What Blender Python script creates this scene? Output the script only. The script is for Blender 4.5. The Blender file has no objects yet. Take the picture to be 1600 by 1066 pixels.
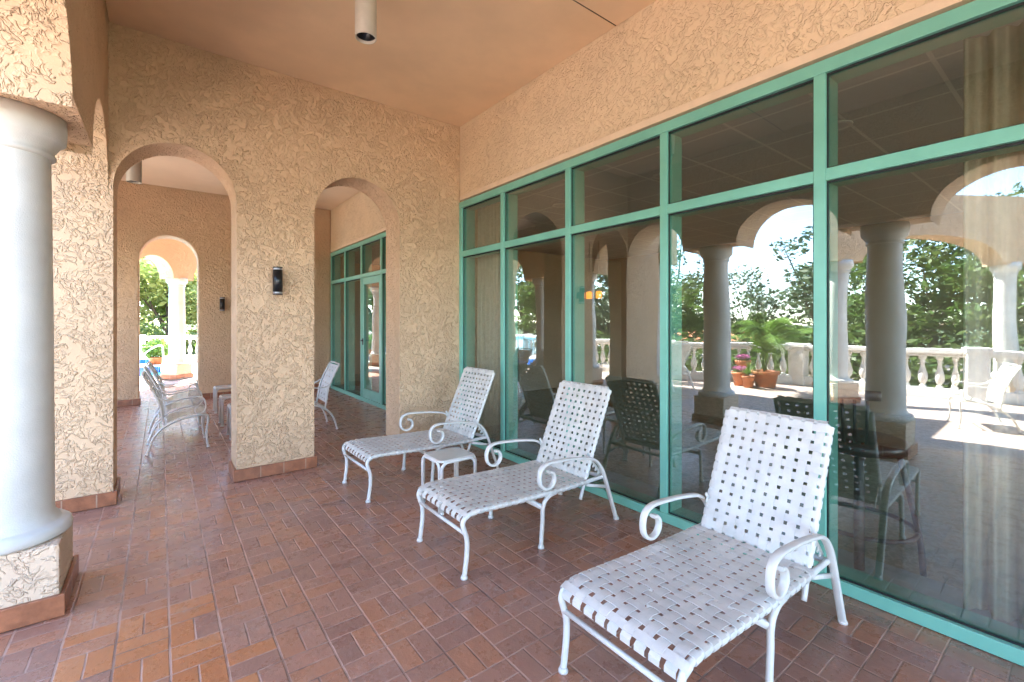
import bpy, bmesh, math, random
from mathutils import Vector, Matrix, noise as mnoise
random.seed(7)
R = math.radians
scene = bpy.context.scene
COL = scene.collection

# ------------------------------------------------------------------ helpers
def tag(o, label=None, cat=None, group=None, kind=None):
    if label: o['label'] = label
    if cat: o['category'] = cat
    if group: o['group'] = group
    if kind: o['kind'] = kind
    return o

def empty(name, loc=(0, 0, 0), rz=0.0):
    o = bpy.data.objects.new(name, None)
    COL.objects.link(o)
    o.location = loc
    o.rotation_euler = (0, 0, rz)
    o.empty_display_size = 0.1
    return o

def kids(o):
    return [c for c in bpy.data.objects if c.parent == o]

def copy_tree(o, parent=None):
    c = o.copy()
    COL.objects.link(c)
    c.parent = parent
    for ch in kids(o):
        copy_tree(ch, c)
    return c

class MB:
    """collects shapes for one mesh"""
    def __init__(self):
        self.v = []; self.f = []; self.sm = []
    def add(self, vs, fs, smooth=False):
        b = len(self.v)
        self.v += [tuple(p) for p in vs]
        for f in fs:
            self.f.append(tuple(i + b for i in f)); self.sm.append(smooth)
        return self
    def box(self, x0, x1, y0, y1, z0, z1):
        vs = [(x0,y0,z0),(x1,y0,z0),(x1,y1,z0),(x0,y1,z0),(x0,y0,z1),(x1,y0,z1),(x1,y1,z1),(x0,y1,z1)]
        return self.add(vs, [(0,3,2,1),(4,5,6,7),(0,1,5,4),(1,2,6,5),(2,3,7,6),(3,0,4,7)])
    def lathe(self, prof, cx=0, cy=0, n=24, cz=0, capb=True, capt=True):
        vs = []; fs = []
        for r, z in prof:
            for k in range(n):
                a = 2*math.pi*k/n
                vs.append((cx+r*math.cos(a), cy+r*math.sin(a), cz+z))
        for i in range(len(prof)-1):
            for k in range(n):
                k2 = (k+1) % n
                fs.append((i*n+k, i*n+k2, (i+1)*n+k2, (i+1)*n+k))
        self.add(vs, fs, True)
        b = len(self.v) - len(vs)
        if capb: self.f.append(tuple(b+k for k in reversed(range(n)))); self.sm.append(False)
        if capt: self.f.append(tuple(b+(len(prof)-1)*n+k for k in range(n))); self.sm.append(False)
        return self
    def sweep(self, pts, w, t=None, binorm=None, n=10, caps=True, closed=False):
        """tube through pts; w = radius along the binormal, t = radius along the normal"""
        t = w if t is None else t
        pts = [Vector(p) for p in pts]
        N = len(pts); vs = []
        nrm = None
        for i, p in enumerate(pts):
            if closed:
                T = (pts[(i+1) % N] - pts[i-1])
            else:
                T = pts[min(i+1, N-1)] - pts[max(i-1, 0)]
            T.normalize()
            if binorm is not None:
                B = Vector(binorm); B = (B - T*B.dot(T)).normalized(); Nn = T.cross(B)
            else:
                if nrm is None:
                    a = Vector((0, 0, 1)) if abs(T.z) < .9 else Vector((1, 0, 0))
                    nrm = T.cross(a).normalized()
                nrm = (nrm - T*nrm.dot(T)).normalized()
                Nn = nrm; B = T.cross(Nn)
            for k in range(n):
                a = 2*math.pi*k/n
                ca, sa = math.cos(a), math.sin(a)
                if w != t:      # squarish flat oval
                    ca = math.copysign(abs(ca)**.6, ca); sa = math.copysign(abs(sa)**.6, sa)
                vs.append(p + B*(w*ca) + Nn*(t*sa))
        fs = []
        for i in range(N if closed else N-1):
            j = (i+1) % N
            for k in range(n):
                k2 = (k+1) % n
                fs.append((i*n+k, i*n+k2, j*n+k2, j*n+k))
        self.add(vs, fs, True)
        if caps and not closed:
            b = len(self.v) - len(vs)
            self.f.append(tuple(b+k for k in reversed(range(n)))); self.sm.append(False)
            self.f.append(tuple(b+(N-1)*n+k for k in range(n))); self.sm.append(False)
        return self
    def ribbon(self, pts, side, norms, w, t):
        """flat strap: side = unit vector across (or list), norms = list of normals"""
        vs = []; N = len(pts)
        for i, p in enumerate(pts):
            p = Vector(p); nn = Vector(norms[i]); s = Vector(side[i] if isinstance(side, list) else side)
            vs += [p - s*w/2 - nn*t/2, p + s*w/2 - nn*t/2, p + s*(w/2) + nn*t/2, p - s*(w/2) + nn*t/2]
        fs = []
        for i in range(N-1):
            a = i*4; b = a+4
            for k in range(4):
                k2 = (k+1) % 4
                fs.append((a+k, a+k2, b+k2, b+k))
        fs.append((3, 2, 1, 0)); fs.append(((N-1)*4, (N-1)*4+1, (N-1)*4+2, (N-1)*4+3))
        return self.add(vs, fs, True)
    def build(self, name, mat, parent=None, bevel=0, fix=True, seg=2):
        me = bpy.data.meshes.new(name)
        me.from_pydata(self.v, [], self.f)
        me.polygons.foreach_set('use_smooth', self.sm)
        me.update()
        if 'webbing' in name: me.set_sharp_from_angle(angle=R(40))
        if fix:
            bm = bmesh.new(); bm.from_mesh(me)
            bmesh.ops.recalc_face_normals(bm, faces=bm.faces)
            bm.to_mesh(me); bm.free()
        o = bpy.data.objects.new(name, me)
        COL.objects.link(o)
        if mat: me.materials.append(mat)
        if parent: o.parent = parent
        if bevel:
            m = o.modifiers.new('bevel', 'BEVEL'); m.width = bevel; m.segments = seg
            m.limit_method = 'ANGLE'; m.angle_limit = R(35)
        return o

def smooth_path(pts, n=5):
    P = [Vector(p) for p in pts]
    out = []
    for i in range(len(P)-1):
        p0 = P[max(i-1, 0)]; p1 = P[i]; p2 = P[i+1]; p3 = P[min(i+2, len(P)-1)]
        for k in range(n):
            t = k/n
            out.append(0.5*((2*p1) + (-p0+p2)*t + (2*p0-5*p1+4*p2-p3)*t*t + (-p0+3*p1-3*p2+p3)*t**3))
    out.append(P[-1])
    return out

# ------------------------------------------------------------------ materials
def newmat(name):
    m = bpy.data.materials.new(name); m.use_nodes = True
    nt = m.node_tree
    return m, nt, nt.nodes['Principled BSDF'], nt.nodes['Material Output']

class NT:
    def __init__(s, nt): s.nt = nt
    def n(s, typ, **kw):
        nd = s.nt.nodes.new(typ)
        for k, v in kw.items():
            if k == 'inp':
                for kk, vv in v.items():
                    if hasattr(vv, 'is_output') or isinstance(vv, bpy.types.NodeSocket): s.nt.links.new(vv, nd.inputs[kk])
                    else: nd.inputs[kk].default_value = vv
            else: setattr(nd, k, v)
        return nd
    def m(s, op, a, b=None, c=None, clamp=False):
        nd = s.nt.nodes.new('ShaderNodeMath'); nd.operation = op; nd.use_clamp = clamp
        for i, v in enumerate((a, b, c)):
            if v is None: continue
            if isinstance(v, bpy.types.NodeSocket): s.nt.links.new(v, nd.inputs[i])
            else: nd.inputs[i].default_value = v
        return nd.outputs[0]
    def mix(s, f, a, b):
        nd = s.nt.nodes.new('ShaderNodeMix'); nd.data_type = 'RGBA'
        for i, v in ((0, f), (6, a), (7, b)):
            if isinstance(v, bpy.types.NodeSocket): s.nt.links.new(v, nd.inputs[i])
            else: nd.inputs[i].default_value = v if i == 0 else (*v, 1)
        return nd.outputs[2]
    def noise(s, vec, scale, detail=3, rough=.5, dist=0.0):
        nd = s.n('ShaderNodeTexNoise'); nd.inputs['Scale'].default_value = scale
        nd.inputs['Detail'].default_value = detail; nd.inputs['Roughness'].default_value = rough
        nd.inputs['Distortion'].default_value = dist
        if vec is not None: s.nt.links.new(vec, nd.inputs['Vector'])
        return nd
    def ramp(s, f, a, b):   # smoothstep a..b
        nd = s.n('ShaderNodeMapRange'); nd.interpolation_type = 'SMOOTHSTEP'
        s.nt.links.new(f, nd.inputs[0]); nd.inputs[1].default_value = a; nd.inputs[2].default_value = b
        return nd.outputs[0]
    def bump(s, h, dist, strength=1.0, normal=None):
        nd = s.n('ShaderNodeBump'); s.nt.links.new(h, nd.inputs['Height'])
        nd.inputs['Distance'].default_value = dist; nd.inputs['Strength'].default_value = strength
        if normal is not None: s.nt.links.new(normal, nd.inputs['Normal'])
        return nd.outputs[0]
    def pos(s): return s.n('ShaderNodeNewGeometry').outputs['Position']
    def obj(s): return s.n('ShaderNodeTexCoord').outputs['Object']
    def link(s, a, b): s.nt.links.new(a, b)

def simple(name, col, rough=.5, metal=0, var=.06, scale=8, bump=0, bscale=200, coat=0):
    m, nt, P, O = newmat(name); t = NT(nt)
    p = t.obj()
    nz = t.noise(p, scale, 4, .6).outputs[0]
    c2 = tuple(max(0, c*(1-var*2.2)) for c in col); c1 = tuple(min(1, c*(1+var)) for c in col)
    t.link(t.mix(t.ramp(nz, .3, .7), c2, c1), P.inputs['Base Color'])
    P.inputs['Roughness'].default_value = rough; P.inputs['Metallic'].default_value = metal
    if coat: P.inputs['Coat Weight'].default_value = coat
    if bump:
        t.link(t.bump(t.noise(p, bscale, 3).outputs[0], bump), P.inputs['Normal'])
    return m

def stucco_mat(name, col, scale=1.0, depth=.011):
    m, nt, P, O = newmat(name); t = NT(nt)
    p = t.pos()
    warp = t.noise(p, 7*scale, 3, .55)
    sub = t.n('ShaderNodeVectorMath', operation='SUBTRACT', inp={0: warp.outputs['Color'], 1: (.5, .5, .5)})
    sc = t.n('ShaderNodeVectorMath', operation='SCALE', inp={0: sub.outputs[0]}); sc.inputs['Scale'].default_value = .16/scale
    q = t.n('ShaderNodeVectorMath', operation='ADD', inp={0: p, 1: sc.outputs[0]}).outputs[0]
    # trowelled plateaux with curling edges
    sa = t.n('ShaderNodeMapping', inp={'Vector': q, 'Rotation': (-.62, .62, .35)}).outputs[0]
    sa = t.n('ShaderNodeVectorMath', operation='MULTIPLY', inp={0: sa, 1: (1.15, 1.15, .50)}).outputs[0]
    sb = t.n('ShaderNodeMapping', inp={'Vector': q, 'Rotation': (.45, -.5, .2)}).outputs[0]
    sb = t.n('ShaderNodeVectorMath', operation='MULTIPLY', inp={0: sb, 1: (1.15, 1.15, .55)}).outputs[0]
    n1 = t.noise(sa, 23*scale, 1.6, .5, .5).outputs[0]
    isl = t.ramp(n1, .47, .61)
    rim = t.m('SUBTRACT', 1.0, t.ramp(t.m('ABSOLUTE', t.m('SUBTRACT', n1, .585)), .01, .075))
    n2 = t.noise(sb, 27*scale, 1.4, .5, .6).outputs[0]
    isl2 = t.ramp(n2, .49, .64)
    gate = t.ramp(t.noise(p, 7*scale, 2).outputs[0], .36, .52)
    gate2 = t.ramp(t.noise(p, 5.3*scale, 2.5).outputs[0], .30, .46)
    h = t.m('MULTIPLY', t.m('ADD', t.m('MULTIPLY', isl, .34), t.m('MULTIPLY', rim, .30)), gate2)
    h = t.m('ADD', h, t.m('MULTIPLY', t.m('MULTIPLY', isl2, gate), .42))
    fine = t.noise(p, 150, 3, .6).outputs[0]
    h = t.m('ADD', h, t.m('MULTIPLY', fine, .05))
    t.link(t.bump(h, depth, 1.0), P.inputs['Normal'])
    big = t.ramp(t.noise(p, 1.3, 4, .6).outputs[0], .3, .7)
    c = t.mix(big, tuple(v*.93 for v in col), tuple(min(1, v*1.04) for v in col))
    dust = t.m('MULTIPLY', t.ramp(t.noise(p, 40, 3, .7).outputs[0], .5, .8), .25)
    c = t.mix(dust, c, tuple(v*.8 for v in col))
    t.link(c, P.inputs['Base Color']); P.inputs['Roughness'].default_value = .85
    P.inputs['Specular IOR Level'].default_value = .25
    return m

def paver_mat(name, deck=False):
    m, nt, P, O = newmat(name); t = NT(nt)
    p = t.pos()
    wob = t.noise(p, 6, 2, .5)
    sp = t.n('ShaderNodeSeparateXYZ', inp={0: p})
    wx = t.m('MULTIPLY', t.m('SUBTRACT', wob.outputs[0], .5), .006)
    S = .1965
    gx = t.m('DIVIDE', t.m('ADD', t.m('ADD', sp.outputs[0], -.229+S*40), wx), S)
    gy = t.m('DIVIDE', t.m('ADD', t.m('ADD', sp.outputs[1], -2.007+S*100), wx), S)
    ix = t.m('FLOOR', gx); iy = t.m('FLOOR', gy)
    fx = t.m('FRACT', gx); fy = t.m('FRACT', gy)
    par = t.m('MODULO', t.m('ADD', ix, t.m('ADD', iy, 1)), 2)          # 1 -> split along Y line
    par = t.m('ROUND', par)
    # a = coordinate across the split
    a = t.m('ADD', t.m('MULTIPLY', fx, par), t.m('MULTIPLY', fy, t.m('SUBTRACT', 1, par)))
    half = t.m('FLOOR', t.m('MULTIPLY', a, 2))
    def edge(v, per): # distance to nearest edge in metres
        return t.m('MULTIPLY', t.m('SUBTRACT', .5, t.m('ABSOLUTE', t.m('SUBTRACT', v, .5))), per)
    d1 = t.m('MINIMUM', edge(fx, S), edge(fy, S))
    d2 = edge(t.m('FRACT', t.m('MULTIPLY', a, 2)), S/2)
    dxl = edge(fx, S)
    gn = t.ramp(t.noise(p, 30, 3, .6).outputs[0], .3, .7)
    wj = t.m('ADD', .0026, t.m('MULTIPLY', gn, .002))
    d = t.m('MINIMUM', t.m('MINIMUM', d1, d2), t.m('SUBTRACT', dxl, .0012))
    joint = t.m('SUBTRACT', 1, t.m('GREATER_THAN', d, wj))
    soft = t.m('SUBTRACT', 1, t.n('ShaderNodeMapRange', inp={0: d, 1: .0015, 2: .0055}).outputs[0])
    cv = t.n('ShaderNodeCombineXYZ', inp={0: ix, 1: iy, 2: half}).outputs[0]
    wn = t.n('ShaderNodeTexWhiteNoise', noise_dimensions='3D', inp={'Vector': cv})
    rnd = wn.outputs['Value']
    sep = t.n('ShaderNodeSeparateColor', inp={0: wn.outputs['Color']})
    r2 = sep.outputs[1]; r3 = sep.outputs[2]
    if not deck:
        A, B, C = (.41, .205, .140), (.315, .160, .118), (.44, .195, .11)
    else:
        A, B, C = (.45, .355, .305), (.385, .30, .26), (.49, .37, .30)
    c = t.mix(rnd, B, A)
    c = t.mix(t.m('MULTIPLY', t.m('GREATER_THAN', r2, .72), .8), c, C)
    if not deck:
        # re-laid orange pavers in the corner by the column
        X = t.m('SUBTRACT', ix, 40); Y = t.m('SUBTRACT', iy, 100)
        inA = t.m('MULTIPLY', t.m('LESS_THAN', X, -.5), t.m('LESS_THAN', Y, 4.5))
        inB = t.m('MULTIPLY', t.m('LESS_THAN', X, .5), t.m('LESS_THAN', Y, 1.5))
        lim = t.m('GREATER_THAN', t.m('ADD', X, t.m('MULTIPLY', Y, .3)), -2.2)
        isn = t.m('MULTIPLY', t.m('MAXIMUM', inA, inB), lim)
        isn = t.m('MULTIPLY', isn, t.m('GREATER_THAN', r3, .16))
        newc = t.mix(r2, (.48, .165, .058), (.54, .220, .090))
        c = t.mix(t.m('MULTIPLY', isn, .9), c, newc)
    n = t.noise(p, 22, 5, .7).outputs[0]
    c = t.mix(t.m('MULTIPLY', t.ramp(n, .4, .75), .22), c, tuple(v*.72 for v in A))
    # grey lime bloom
    blm = t.m('MULTIPLY', t.ramp(t.noise(p, 2.2, 3, .6).outputs[0], .45, .72), t.ramp(t.noise(p, 45, 5, .75).outputs[0], .42, .68))
    pc = t.m('MULTIPLY', blm, t.m('ADD', .25, t.m('MULTIPLY', r3, .6)))
    c = t.mix(t.m('MULTIPLY', pc, .85 if not deck else .5), c, (.52, .42, .38))
    dark = t.m('MULTIPLY', t.ramp(t.noise(p, 1.1, 4, .6).outputs[0], .52, .75), .28)
    c = t.mix(dark, c, tuple(v*.45 for v in A))
    jn = t.ramp(t.noise(p, 3.1, 3, .6).outputs[0], .38, .55)
    jc = t.mix(jn, (.22, .13, .10), (.50, .31, .235)) if not deck else t.mix(jn, (.3, .2, .16), (.42, .32, .27))
    c = t.mix(t.m('MULTIPLY', joint, .9), c, jc)
    t.link(c, P.inputs['Base Color'])
    ro = t.m('ADD', .12 if not deck else .5, t.m('MULTIPLY', t.noise(p, 9, 5, .7).outputs[0], .34))
    ro = t.m('ADD', ro, t.m('MULTIPLY', joint, .25), clamp=True)
    t.link(ro, P.inputs['Roughness'])
    P.inputs['Specular IOR Level'].default_value = .8 if not deck else .4
    # each paver is laid a hair differently: tilt via gradient inside the paver
    tilt = t.m('MULTIPLY', t.m('SUBTRACT', rnd, .5), t.m('MULTIPLY', fx, .9))
    tilt = t.m('ADD', tilt, t.m('MULTIPLY', t.m('SUBTRACT', r2, .5), t.m('MULTIPLY', fy, .9)))
    h = t.m('ADD', t.m('MULTIPLY', soft, -.65), t.m('MULTIPLY', t.noise(p, 70, 5, .65).outputs[0], .45))
    h = t.m('ADD', h, t.m('MULTIPLY', t.noise(p, 14, 2).outputs[0], .8))
    h = t.m('ADD', h, tilt)
    t.link(t.bump(h, .0028, 1.0), P.inputs['Normal'])
    return m

def glass_mat(name, tint, f0ior=1.95, wav=.0006):
    m, nt, P, O = newmat(name); t = NT(nt)
    nt.nodes.remove(P)
    p = t.obj()
    b = t.bump(t.noise(p, 1.6, 1, .4).outputs[0], .012*wav/.0006*.25, 1)
    fr = t.n('ShaderNodeFresnel'); fr.inputs['IOR'].default_value = f0ior
    geo = t.n('ShaderNodeNewGeometry')
    gl = t.n('ShaderNodeBsdfGlossy'); gl.inputs['Roughness'].default_value = 0.0
    gl.inputs['Color'].default_value = (.93, .97, .97, 1)
    t.link(b, gl.inputs['Normal'])
    tr = t.n('ShaderNodeBsdfTransparent'); tr.inputs['Color'].default_value = (*tint, 1)
    # fresnel on the back side would report total reflection: keep it to the same strength there
    lw = t.n('ShaderNodeLayerWeight'); lw.inputs['Blend'].default_value = .22
    k = t.m('ADD', .09, t.m('MULTIPLY', lw.outputs['Fresnel'], .0))
    k = t.m('ADD', .15, t.m('MULTIPLY', t.m('POWER', lw.outputs['Facing'], 4.0), .75), clamp=True)
    mx = t.n('ShaderNodeMixShader'); t.link(k, mx.inputs[0]); t.link(tr.outputs[0], mx.inputs[1]); t.link(gl.outputs[0], mx.inputs[2])
    t.link(mx.outputs[0], O.inputs[0])
    nt.nodes.remove(fr); nt.nodes.remove(geo)
    return m

def leaf_mat(name, c1, c2, c3):
    m, nt, P, O = newmat(name); t = NT(nt)
    g = t.n('ShaderNodeNewGeometry')
    r = g.outputs['Random Per Island']
    c = t.mix(r, c1, c2)
    big = t.ramp(t.noise(g.outputs['Position'], 1.2, 3, .6).outputs[0], .4, .65)
    c = t.mix(t.m('MULTIPLY', big, .6), c, c3)
    t.link(c, P.inputs['Base Color']); P.inputs['Roughness'].default_value = .5
    P.inputs['Specular IOR Level'].default_value = .3
    tl = t.n('ShaderNodeBsdfTranslucent'); t.link(c, tl.inputs[0])
    mx = t.n('ShaderNodeMixShader', inp={0: .42}); t.link(P.outputs[0], mx.inputs[1]); t.link(tl.outputs[0], mx.inputs[2])
    t.link(mx.outputs[0], O.inputs[0])
    return m

def emit(name, col, s):
    m, nt, P, O = newmat(name)
    P.inputs['Base Color'].default_value = (*col, 1)
    P.inputs['Emission Color'].default_value = (*col, 1); P.inputs['Emission Strength'].default_value = s
    return m

STUCCO_C = (.71, .495, .315)
M = {}
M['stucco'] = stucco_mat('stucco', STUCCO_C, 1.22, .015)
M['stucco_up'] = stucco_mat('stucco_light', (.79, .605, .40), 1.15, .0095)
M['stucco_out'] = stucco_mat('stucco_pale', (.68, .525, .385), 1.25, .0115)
M['ceiling'] = simple('ceiling_paint', (.81, .58, .365), .75, var=.045, scale=1.1, bump=.0012, bscale=40)
M['ceiling_far'] = simple('ceiling_paint_brightened', (.76, .60, .44), .75, var=.03, scale=1.2, bump=.0006, bscale=300)  # same ceiling paint, lightened to stand in for light in the far bay
M['trim'] = simple('stucco_trim', (.80, .62, .44), .8, var=.03)
M['paver'] = paver_mat('paver')
M['deck'] = paver_mat('deck_paver', True)
M['column'] = simple('column_paint', (.66, .645, .60), .6, var=.06, scale=2.2, bump=.0012, bscale=170)
M['balus'] = simple('balustrade_paint', (.74, .72, .68), .65, var=.05, scale=5, bump=.002, bscale=60)
M['teal'] = simple('teal_frame_paint', (.20, .53, .42), .34, var=.04, scale=3)
M['gasket'] = simple('gasket', (.012, .014, .014), .6, var=.02)
M['white'] = simple('white_powder_coat', (.71, .70, .665), .33, var=.03, scale=12)
M['strap'] = simple('white_vinyl_strap', (.69, .68, .645), .42, var=.05, scale=9, bump=.0004, bscale=350)
M['strap_old'] = simple('aged_vinyl_strap', (.67, .655, .60), .45, var=.07, scale=9, bump=.0004, bscale=350)
M['skirt'] = simple('terracotta_skirting', (.33, .125, .06), .35, var=.14, scale=14, bump=.002, bscale=40)
M['grout'] = simple('skirting_joint', (.44, .30, .22), .8)
M['glass'] = glass_mat('window_glass', (.84, .87, .85))
M['tabletop'] = simple('frosted_table_glass', (.55, .58, .54), .22, var=.03)
M['black'] = simple('black_metal', (.012, .012, .013), .28, var=.02)
M['innersill'] = simple('inner_sill_stone', (.34, .40, .36), .5, var=.06)
M['silver'] = simple('silver_ring', (.55, .55, .58), .3, .6, var=.02)
M['lampcyl'] = simple('downlight_paint', (.62, .55, .44), .45, var=.04)
M['pot'] = simple('terracotta_pot', (.50, .16, .055), .6, var=.12, scale=12)
M['soil'] = simple('soil', (.06, .04, .03), .9)
M['tilewall'] = simple('room_wall', (.36, .27, .19), .8, var=.05, scale=2)
M['curtain'] = simple('sheer_curtain', (.70, .65, .52), .85, var=.05, scale=20)
M['darkwood'] = simple('dark_wood', (.030, .018, .014), .35, var=.1)
M['bark'] = simple('bark', (.13, .095, .07), .85, var=.25, scale=12, bump=.01, bscale=30)
M['orange'] = emit('lit_amber_shade', (1.0, .30, .03), .16)
M['leafA'] = leaf_mat('leaf_green', (.045, .10, .022), (.10, .17, .035), (.13, .15, .05))
M['leafB'] = leaf_mat('leaf_grey_green', (.06, .10, .055), (.11, .16, .08), (.08, .11, .05))
M['leafC'] = leaf_mat('leaf_yellow_green', (.34, .40, .13), (.42, .45, .17), (.26, .34, .09))
M['leafP'] = leaf_mat('leaf_palm', (.10, .20, .03), (.17, .28, .05), (.08, .15, .03))
M['petal'] = leaf_mat('petal_pink', (.55, .12, .30), (.65, .22, .42), (.45, .10, .35))
M['soilground'] = simple('grass_ground', (.06, .09, .03), .95, var=.3, scale=3)

def tile_mat(name, c1, c2, S, joint, rough=.2, jw=.006):
    m, nt, P, O = newmat(name); t = NT(nt)
    p = t.pos(); sp = t.n('ShaderNodeSeparateXYZ', inp={0: p})
    ds = []; ids = []
    for k in range(3):
        g = t.m('DIVIDE', t.m('ADD', sp.outputs[k], 50.013), S)
        ids.append(t.m('FLOOR', g)); f = t.m('FRACT', g)
        ds.append(t.m('MULTIPLY', t.m('SUBTRACT', .5, t.m('ABSOLUTE', t.m('SUBTRACT', f, .5))), S))
    return m, t, P, ds, ids
def pool_tile():
    m, t, P, ds, ids = tile_mat('pool_tile', None, None, .15, None)
    nrm = t.n('ShaderNodeNewGeometry').outputs['Normal']
    cv = t.n('ShaderNodeCombineXYZ', inp={0: ids[0], 1: ids[1], 2: ids[2]}).outputs[0]
    r = t.n('ShaderNodeTexWhiteNoise', noise_dimensions='3D', inp={'Vector': cv}).outputs[0]
    c = t.mix(r, (.01, .06, .30), (.03, .16, .48))
    j = t.m('LESS_THAN', t.m('MINIMUM', ds[0], ds[1]), .006)
    t.link(t.mix(j, c, (.5, .55, .6)), P.inputs['Base Color']); P.inputs['Roughness'].default_value = .15
    return m
M['pooltile'] = pool_tile()
def water():
    m, nt, P, O = newmat('pool_water'); t = NT(nt)
    P.inputs['Base Color'].default_value = (.05, .42, .62, 1); P.inputs['Roughness'].default_value = .04
    t.link(t.bump(t.noise(t.pos(), 5, 3).outputs[0], .02, .5), P.inputs['Normal'])
    return m
M['water'] = water()
def ceil_tile():
    m, t, P, ds, ids = tile_mat('acoustic_tile', None, None, .61, None)
    j = t.m('LESS_THAN', t.m('MINIMUM', ds[0], ds[1]), .012)
    sp = t.noise(t.pos(), 90, 3, .7).outputs[0]
    c = t.mix(t.ramp(sp, .5, .7), (.52, .52, .52), (.42, .42, .42))
    t.link(t.mix(j, c, (.75, .74, .70)), P.inputs['Base Color']); P.inputs['Roughness'].default_value = .8
    return m
M['acoustic'] = ceil_tile()
def carpet():
    m, nt, P, O = newmat('carpet'); t = NT(nt); p = t.pos()
    n1 = t.ramp(t.noise(p, 16, 4, .7, 1.5).outputs[0], .42, .6)
    c = t.mix(n1, (.34, .33, .20), (.58, .55, .38))
    c = t.mix(t.m('MULTIPLY', t.noise(p, 250, 2).outputs[0], .5), c, (.1, .09, .05))
    t.link(c, P.inputs['Base Color']); P.inputs['Roughness'].default_value = .95
    t.link(t.bump(t.noise(p, 200, 3).outputs[0], .01), P.inputs['Normal'])
    return m
M['carpet'] = carpet()

# ------------------------------------------------------------------ layout numbers
XW = 2.96      # window wall face
CEIL = 3.91
SPR = 2.52     # springing of the arcade arches
Y1, Y1B = 4.90, 5.30
Y2, Y2B = 10.36, 10.76

def arch_wall(name, mat, openings, u0, u1, z1, th, place, seg=14, bev=.018, zbase=0.0, parent=None):
    """openings: (ua, ub, spring, apex, floor) ; floor None -> runs to zbase.  place(u, v, z) -> xyz, v in 0..th"""
    ev = []
    ops = sorted(openings)
    # list of (u, zl_left, zl_right): lower profile
    cols = [(u0, None, zbase)]
    for (a, b, s, ap) in ops:
        if a > u0 + 1e-6: cols.append((a, zbase, s))
        else: cols[0] = (u0, None, s)
        for k in range(1, seg*2):
            tt = math.pi*(1 - k/(seg*2))
            u = (a+b)/2 + (b-a)/2*math.cos(tt); z = s + (ap-s)*math.sin(tt)
            cols.append((u, z, z))
        if b < u1 - 1e-6: cols.append((b, s, zbase))
        else: cols.append((b, s, None))
    if cols[-1][0] < u1 - 1e-6: cols.append((u1, zbase, None))
    mb = MB()
    def quad(pts): mb.add([place(*p) for p in pts], [tuple(range(len(pts)))])
    def zs(i, lo):
        return sorted(z for z in {cols[i][1], cols[i][2]} if z is not None and z > lo+1e-5)
    for i in range(len(cols)-1):
        ua, _, za = cols[i]; ub, zb, _ = cols[i+1]
        for v in (0, th):
            quad([(ua, v, za), (ub, v, zb)]+[(ub, v, z) for z in zs(i+1, zb)]+[(ub, v, z1), (ua, v, z1)]+[(ua, v, z) for z in reversed(zs(i, za))])
        quad([(ua, 0, za), (ub, 0, zb), (ub, th, zb), (ua, th, za)])
        quad([(ua, 0, z1), (ub, 0, z1), (ub, th, z1), (ua, th, z1)])
    for u, zl, zr in cols:
        if zl is None or zr is None:
            z = zr if zl is None else zl
            quad([(u, 0, z), (u, th, z), (u, th, z1), (u, 0, z1)])
        elif abs(zl-zr) > 1e-5:
            lo, hi = min(zl, zr), max(zl, zr)
            quad([(u, 0, lo), (u, th, lo), (u, th, hi), (u, 0, hi)])
    me = bpy.data.meshes.new(name); me.from_pydata(mb.v, [], mb.f)
    bm = bmesh.new(); bm.from_mesh(me)
    bmesh.ops.remove_doubles(bm, verts=bm.verts, dist=1e-5)
    bmesh.ops.recalc_face_normals(bm, faces=bm.faces)
    bm.to_mesh(me); bm.free()
    o = bpy.data.objects.new(name, me); COL.objects.link(o); me.materials.append(mat)
    if parent: o.parent = parent
    if bev:
        m = o.modifiers.new('bevel', 'BEVEL'); m.width = bev; m.segments = 3; m.limit_method = 'ANGLE'; m.angle_limit = R(40)
    return o

def skirting(x0, x1, y0, y1, parent, sides='xXyY', zt=.112, out=.022, tl=.2):
    """terracotta skirting round the box x0..x1,y0..y1 on the named sides, with joints"""
    mb = MB()
    if 'y' in sides: mb.box(x0-out*('x' in sides), x1+out*('X' in sides), y0-out, y0-.002, .004, zt)
    if 'Y' in sides: mb.box(x0-out*('x' in sides), x1+out*('X' in sides), y1+.002, y1+out, .004, zt)
    if 'x' in sides: mb.box(x0-out, x0-.002, y0+.0, y1+.0, .004, zt-.001)
    if 'X' in sides: mb.box(x1+.002, x1+out, y0+.0, y1+.0, .004, zt-.001)
    s = mb.build('skirting', M['skirt'], parent, bevel=.003)
    g = MB(); n = 0
    for sd, a, b, fix in (('y', x0, x1, y0-out), ('Y', x0, x1, y1+out)):
        if sd in sides:
            k = a + tl*.98
            while k < b-.03:
                if sd == 'y': g.box(k-.004, k+.004, fix-.0012, fix+.01, .006, zt-.003)
                else: g.box(k-.004, k+.004, fix-.01, fix+.0012, .006, zt-.003)
                k += tl; n += 1
    for sd, fix in (('x', x0-out), ('X', x1+out)):
        if sd in sides:
            k = y0 + tl*.8
            while k < y1-.03:
                if sd == 'x': g.box(fix-.0012, fix+.01, k-.004, k+.004, .006, zt-.004)
                else: g.box(fix-.01, fix+.0012, k-.004, k+.004, .006, zt-.004)
                k += tl; n += 1
    if n: g.build('tile_joint', M['grout'], s)
    return s

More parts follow.
